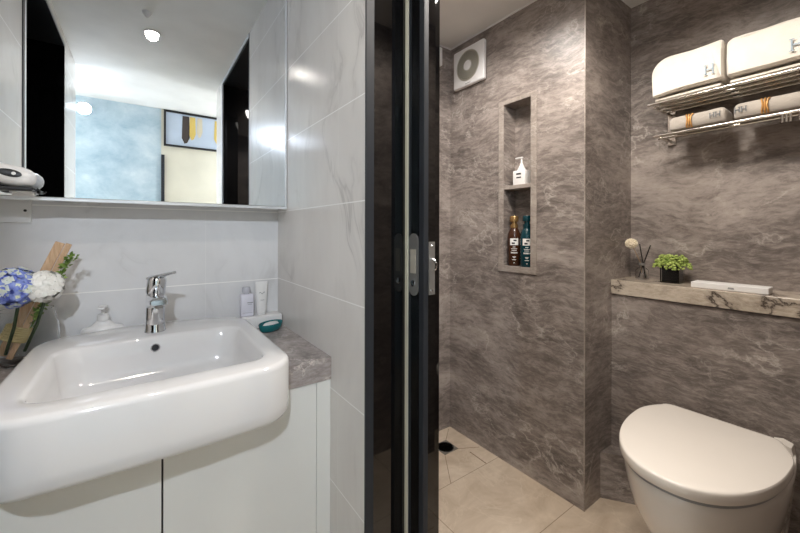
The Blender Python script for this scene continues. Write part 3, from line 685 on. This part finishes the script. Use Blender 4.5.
MB().box(1.326, 1.426, 1.432, 1.532, 0.0, 0.002).build('plate', M_DRAIN, t, smooth=False)
g = MB()
for rr in (0.012, 0.024, 0.036):
    for i in range(int(rr * 280)):
        a = 2 * pi * i / int(rr * 280); g.lathe([(0.0027, 0), (0.0027, 0.0006)], (1.376 + rr * cos(a), 1.482 + rr * sin(a), 0.0022), n=8)
g.build('drain_holes', M_DARKH, t)
MB().lathe([(0.046, 0.002), (0.046, 0.003), (0.043, 0.003), (0.043, 0.002)], (1.376, 1.482, 0), n=40).build('ring', M_GREYM, t)
j = MB()     # slope cuts in the tiles around the drain and the recessed cover tile
def cut(x0, y0, x1, y1, wd=0.0012):
    d = Vector((x1 - x0, y1 - y0, 0)).normalized(); s_ = Vector((-d.y, d.x, 0)) * wd
    j.loft([[Vector((x0, y0, 0)) + s_, Vector((x0, y0, 0)) - s_, Vector((x0, y0, 0.0006)) - s_, Vector((x0, y0, 0.0006)) + s_], [Vector((x1, y1, 0)) + s_, Vector((x1, y1, 0)) - s_, Vector((x1, y1, 0.0006)) - s_, Vector((x1, y1, 0.0006)) + s_]])
cut(1.426, 1.532, 1.52, 1.61); cut(1.426, 1.432, 1.53, 1.375); cut(1.326, 1.432, 1.20, 1.255); cut(1.456, 1.374, 1.452, 1.257, 0.0025); cut(1.326, 1.532, 1.25, 1.61)
struct(j.build('trim_11', M_JOINT, smooth=False))

# ---------------------------------------------------------------- toilet
TCY, TX1 = 0.400, 1.785
def dshape(xb, xf, hw, z, hb=None, n=44, xm=None, e=2.15, dome=0.0, cy=TCY):
    """D-shaped plan: flat back at xb, rounded front at xf, widest (hw) at xm"""
    xm = xm if xm is not None else xf + (xb - xf) * 0.70; hb = hb if hb is not None else hw * 0.88
    pts = []
    for i in range(n + 1):
        a = -pi / 2 + pi * i / n
        cx, sy = cos(a), sin(a)
        x = xm - (xm - xf) * abs(cx) ** (2 / e); y = hw * (1 if sy > 0 else -1) * abs(sy) ** (2 / e)
        pts.append((x, cy + y, z))
    for i in range(1, 9):
        f = i / 8; pts.append((xm + (xb - 0.03 - xm) * f, cy + hw + (hb - hw) * f * f, z))
    for i in range(1, 5):
        a = pi / 2 * i / 4; pts.append((xb - 0.03 + 0.03 * sin(a), cy + hb - 0.03 * (1 - cos(a)), z))
    for i in range(5):
        a = pi / 2 * (4 - i) / 4; pts.append((xb - 0.03 + 0.03 * sin(a), cy - hb + 0.03 * (1 - cos(a)), z))
    for i in range(1, 8):
        f = 1 - i / 8; pts.append((xm + (xb - 0.03 - xm) * f, cy - hw - (hb - hw) * f * f, z))
    return pts
def shrink(ring, k, z, c=(1.52, TCY)):
    return [(c[0] + (p[0] - c[0]) * k, c[1] + (p[1] - c[1]) * k, z) for p in ring]
t = thing('toilet', 'white back-to-wall toilet with closed lid against the stone wall', 'toilet', (1.5, TCY, 0))
LZ = 0.510
o_ = dshape(1.738, 1.197, 0.2095, 0, 0.170, e=2.2)
rg = [shrink(o_, 0.975, LZ - 0.039), shrink(o_, 0.99, LZ - 0.038), shrink(o_, 0.999, LZ - 0.033), shrink(o_, 1.0, LZ - 0.022), shrink(o_, 1.0, LZ - 0.012), shrink(o_, 0.996, LZ - 0.007), shrink(o_, 0.988, LZ - 0.0045)]
for q in (0.96, 0.9, 0.8, 0.65, 0.45, 0.25, 0.08): rg.append(shrink(o_, q, LZ - 0.0035 + 0.006 * (1 - q ** 2)))
MB().loft(rg).build('lid', M_SEAT, t, ang=40)
MB().loft([shrink(o_, 0.955, LZ - 0.052), shrink(o_, 0.955, LZ - 0.036)]).build('seat', M_GREYP, t, ang=40)['label'] = 'seat rim under the lid, grey as painted shade'  # grey colour stands in for the shade between lid and bowl
bw = []
for z, xf, hw, hb in ((0.0, 1.43, 0.125, 0.150), (0.006, 1.425, 0.129, 0.153), (0.06, 1.41, 0.135, 0.160), (0.14, 1.37, 0.149, 0.170), (0.22, 1.315, 0.168, 0.178), (0.30, 1.258, 0.187, 0.185), (0.37, 1.226, 0.198, 0.191), (0.43, 1.210, 0.2035, 0.195), (0.452, 1.207, 0.2045, 0.196), (0.459, 1.211, 0.201, 0.193)):
    bw.append(dshape(TX1, xf, hw, z, hb))
MB().loft(bw).build('bowl', M_TOILET, t, ang=50)
hc = MB()
hc.prism([(0.210, 0.452), (0.262, 0.452), (0.262, 0.488), (0.240, 0.494), (0.216, 0.486)], 'x', 1.742, 1.787)
hc.build('hinge_cover', M_SEAT, t, smooth=False)

# ---------------------------------------------------------------- ledge and things on it
LT = 0.976
tag(MB().box(1.780, XT, YS, YR, 0.911, LT, 0.003, 2).build('marble_ledge', M_LEDGE, base=(1.885, 0.42, 0.911), smooth=False), 'veined beige marble ledge above the toilet', 'ledge')
t = thing('reed_diffuser', 'small glass reed diffuser with black reeds and an ivory flower on the ledge', 'diffuser', (1.925, 0.722, LT))
dc = (1.925, 0.722)
MB().lathe([(0.024, 0), (0.026, 0.002), (0.026, 0.042), (0.020, 0.050), (0.0105, 0.055), (0.0105, 0.066), (0.0085, 0.066), (0.0085, 0.054), (0.018, 0.047), (0.0235, 0.041), (0.0235, 0.005), (0.0, 0.004)], (dc[0], dc[1], LT), n=28).build('bottle', M_CLEARG, t, ang=50)
MB().lathe([(0.0085, 0.064), (0.0125, 0.064), (0.0125, 0.076), (0.0085, 0.076)], (dc[0], dc[1], LT), n=24).build('collar', M_STEEL, t)
def reed(yb, yt, zt, xo):
    MB().cyl((dc[0] + xo, dc[1] + yb, LT + 0.008), (dc[0] - xo, dc[1] + yt, LT + zt), 0.0026, n=8).build('reed', M_REED, t)
reed(0.016, -0.036, 0.160, 0.004); reed(-0.016, 0.012, 0.165, -0.004); 
fp = Vector((1.892, 0.755, 1.143))
MB().tube([(dc[0], dc[1] + 0.002, LT + 0.03), (dc[0], dc[1] + 0.006, LT + 0.075), (1.905, 0.745, 1.11), fp], 0.0015, 6).build('flower_stem', M_TAN, t)
fb = MB(); fb.ball(fp, 0.024, 18, (1, 1, 0.86))
for i in range(70):
    z = 1 - 2 * (i + .5) / 70; a = i * 2.39996; rr = math.sqrt(1 - z * z); n = Vector((rr * cos(a), rr * sin(a), z * .86)); fb.ball(fp + n * 0.0235, 0.0045, 6)
fb.build('flower_head', M_IVORY, t)
t = thing('potted_plant', 'pale green bushy plant in a black square pot inside a glass cube', 'plant', (1.905, 0.596, LT))
pc = (1.905, 0.596)
MB().box(pc[0] - 0.030, pc[0] + 0.030, pc[1] - 0.030, pc[1] + 0.030, LT + 0.004, LT + 0.072, 0.002).build('pot', M_BLACKP, t, smooth=False)
gb = MB(); h0 = 0.0345
gb.loft([[(pc[0] + sx * h, pc[1] + sy * h, z) for sx, sy in ((-1, -1), (1, -1), (1, 1), (-1, 1))] for h, z in ((h0, LT), (h0, LT + 0.076), (h0 - 0.003, LT + 0.076), (h0 - 0.003, LT + 0.003))])
gb.build('glass_cube', M_CLEARG, t, smooth=False)
rnd = random.Random(11); fo = MB()
for i in range(420):
    a = rnd.uniform(0, 2 * pi); q = math.sqrt(rnd.random()); lob = rnd.choice((-0.026, 0.028, 0.0))
    x = pc[0] + q * 0.044 * cos(a); y = pc[1] + lob + q * 0.042 * sin(a); z = LT + 0.074 - 0.016 * q * q + 0.050 * math.sqrt(max(0, 1 - q * q)) * rnd.uniform(0.35, 1.0)
    if abs(x - pc[0]) < 0.036 and abs(y - pc[1]) < 0.036: z = max(z, LT + 0.080)
    s_ = rnd.uniform(0.004, 0.0066)
    fo.ball((x, y, z), s_, 5, (1, 1, 0.8))
fo.build('foliage', M_POM, t)
t = thing('flat_white_box', 'long flat white box lying on the marble ledge', 'box', (1.845, 0.39, LT))
MB().box(1.806, 1.880, 0.279, 0.503, LT, LT + 0.0235, 0.003, 2).build('body', M_WPLASM, t, smooth=False)
MB().prism([(0.371, LT + 0.0065), (0.390, LT + 0.0065), (0.388, LT + 0.0135), (0.373, LT + 0.0135)], 'x', 1.8052, 1.806).build('mark', M_GREYP, t, smooth=False)

# ---------------------------------------------------------------- towel rack and towels
t = thing('towel_rack', 'chrome two-tier towel rack on the stone wall above the toilet', 'towel rack', (XT, 0.37, 1.61))
RY0, RY1, RZ1, RZ2 = 0.085, 0.645, 1.742, 1.612
for x in (1.775, 1.830, 1.885, 1.940): MB().cyl((x, RY0, RZ1), (x, RY1, RZ1), 0.0062, n=14).build('shelf_tube', M_SATIN, t)
for x in (1.812, 1.868): MB().cyl((x, RY0 + 0.01, RZ2), (x, RY1 - 0.008, RZ2), 0.0062, n=14).build('rail', M_SATIN, t)
for y in (RY1 - 0.022, RY0 + 0.022):
    br = MB().box(1.9775, XT, y - 0.016, y + 0.016, 1.595, 1.752, 0.002).build('wall_plate', M_SATIN, t, smooth=False)
    MB().box(1.79, 1.9775, y - 0.004, y + 0.004, RZ1 - 0.0165, RZ1 - 0.0055).build('arm', M_SATIN, br, smooth=False)
    MB().box(1.806, 1.9775, y - 0.004, y + 0.004, RZ2 - 0.005, RZ2 + 0.005).build('arm', M_SATIN, br, smooth=False)
for y in (0.247, 0.237, 0.227, 0.205, 0.195):
    MB().cyl((1.806, y, RZ2 - 0.004), (1.806, y, RZ2 - 0.034), 0.0035, n=10).build('hook', M_SATIN, t)

def towel(name, x0, x1, y0, y1, z0, z1, rl, rr_, label, mat, group, amp=0.004, seed=0, droop=0.0):
    """plump folded towel: front at x0; rl / rr_ = rounding of the +y and -y top corners"""
    n, m = 18, 30; b = MB(); rings = []
    for i in range(n + 1):
        f = i / n; x = x0 + (x1 - x0) * f
        e = min(f, 1 - f) * 2; ins = 0.016 * (1 - min(1, e * 5)) ** 2
        ring = []
        per = []
        K = 14
        ya, yb, za, zb = y0 + ins * .3, y1 - ins * .3, z0 + ins * .2, z1 - ins * 1.0
        def arc(cx, cz, r, a0):
            for q in range(8): a = a0 + pi / 2 * q / 7; per.append((cx + r * cos(a), cz + r * sin(a)))
        rb = min(0.006, (zb - za) * .3)
        arc(yb - rl, zb - rl, rl, 0)
        for q in range(1, K): per.append((yb - rl + (ya + rr_ - yb + rl) * q / K, zb))
        arc(ya + rr_, zb - rr_, rr_, pi / 2)
        for q in range(1, 5): per.append((ya, zb - rr_ + (za + rb - zb + rr_) * q / 5))
        arc(ya + rb, za + rb, rb, pi)
        for q in range(1, K): per.append((ya + rb + (yb - ya - 2 * rb) * q / K, za))
        arc(yb - rb, za + rb, rb, 1.5 * pi)
        for q in range(1, 5): per.append((yb, za + rb + (zb - rl - za - rb) * q / 5))
        for y, z in per:
            h = (z - z0) / (z1 - z0)
            p = Vector((x, y, z)); nz = noise.noise_vector(p * 14 + Vector((seed, 0, 0)))
            fxo = -0.006 * math.sin(pi * min(1, max(0, h))) * (1 - min(1, f * 4))
            yy = (y - (y0 + y1) / 2) / ((y1 - y0) / 2)
            p += Vector((nz.x * amp + fxo, nz.y * amp * 0.4, nz.z * amp * (0.25 + 0.75 * h) - droop * (1 - h) * max(0, yy) ** 2 * max(0, 1 - f * 2)))
            ring.append(p)
        rings.append(ring)
    b.loft(rings)
    t = thing(name, label, 'towel', ((x0 + x1) / 2, (y0 + y1) / 2, z0), group)
    b.build('folded_cloth', mat, t, ang=70)
    return t
def hmark(t, x, y, z, s, m):
    b = MB(); w_ = s * 0.12
    for dy in (-0.32, 0.32): b.box(x, x + 0.0015, y + dy * s - w_ / 2, y + dy * s + w_ / 2, z - s * .5, z + s * .5)
    b.box(x, x + 0.0015, y - 0.32 * s, y + 0.32 * s, z - w_ / 2, z + w_ / 2)
    for dz in (-.5, .5):
        for dy in (-0.32, 0.32): b.box(x, x + 0.0015, y + dy * s - s * .17, y + dy * s + s * .17, z + dz * s - w_ * .3, z + dz * s + w_ * .3)
    b.build('embroidered_letter', m, t, smooth=False)
TB = RZ1 + 0.0078
GR = 'folded bath towels on the rack'
a = towel('folded_towel', 1.757, 1.965, 0.394, 0.626, TB + 0.0262, 1.922, 0.056, 0.010, 'left large white towel, plump and folded on top of the rack', M_TOWEL, GR, seed=1, droop=0.012)
hmark(a, 1.7475, 0.432, 1.816, 0.034, M_LOGO)
c_ = towel('folded_towel', 1.757, 1.965, 0.100, 0.386, TB + 0.0262, 1.914, 0.022, 0.045, 'right large white towel, cut by the picture edge, on top of the rack', M_TOWEL, GR, seed=5)
hmark(c_, 1.7475, 0.206, 1.818, 0.038, M_LOGO)
towel('folded_towel', 1.778, 1.965, 0.404, 0.622, TB + 0.0006, TB + 0.0190, 0.006, 0.006, 'thin folded towel under the left large white towel', M_TOWEL, GR, amp=0.0012, seed=9)
towel('folded_towel', 1.778, 1.965, 0.102, 0.380, TB + 0.0006, TB + 0.0190, 0.006, 0.006, 'thin folded towel under the right large white towel', M_TOWEL, GR, amp=0.0012, seed=12)
def hand_towel(y0, y1, yb, yh, label, seed):
    z0 = RZ2 + 0.0085
    t = towel('rolled_hand_towel', 1.798, 1.905, y0, y1, z0, z0 + 0.056, 0.016, 0.016, label, M_TOWEL2, 'small rolled towels on the lower rack tier', amp=0.002, seed=seed)
    bd = MB()
    for k in (-0.008, 0.0, 0.008):
        y = yb + k
        bd.tube([(1.905, y, z0 + 0.0545), (1.81, y + 0.002 * k / .008, z0 + 0.0545), (1.797, y + 0.002 * k / .008, z0 + 0.0525), (1.7905, y - 0.001 * k / .008, z0 + 0.043), (1.7885, y - 0.003 * k / .008, z0 + 0.026), (1.7905, y, z0 + 0.010), (1.80, y, z0 + 0.0005)], 0.0028, 8)
    bd.build('gold_band', M_GOLD, t)
    hmark(t, 1.7895, yh + 0.009, z0 + 0.030, 0.018, M_LOGO2); hmark(t, 1.7895, yh - 0.009, z0 + 0.030, 0.018, M_LOGO2)
hand_towel(0.395, 0.575, 0.506, 0.425, 'left beige rolled towel with gold band on the lower rack tier', 21)
hand_towel(0.195, 0.372, 0.288, 0.352, 'right beige rolled towel with gold band on the lower rack tier', 27)
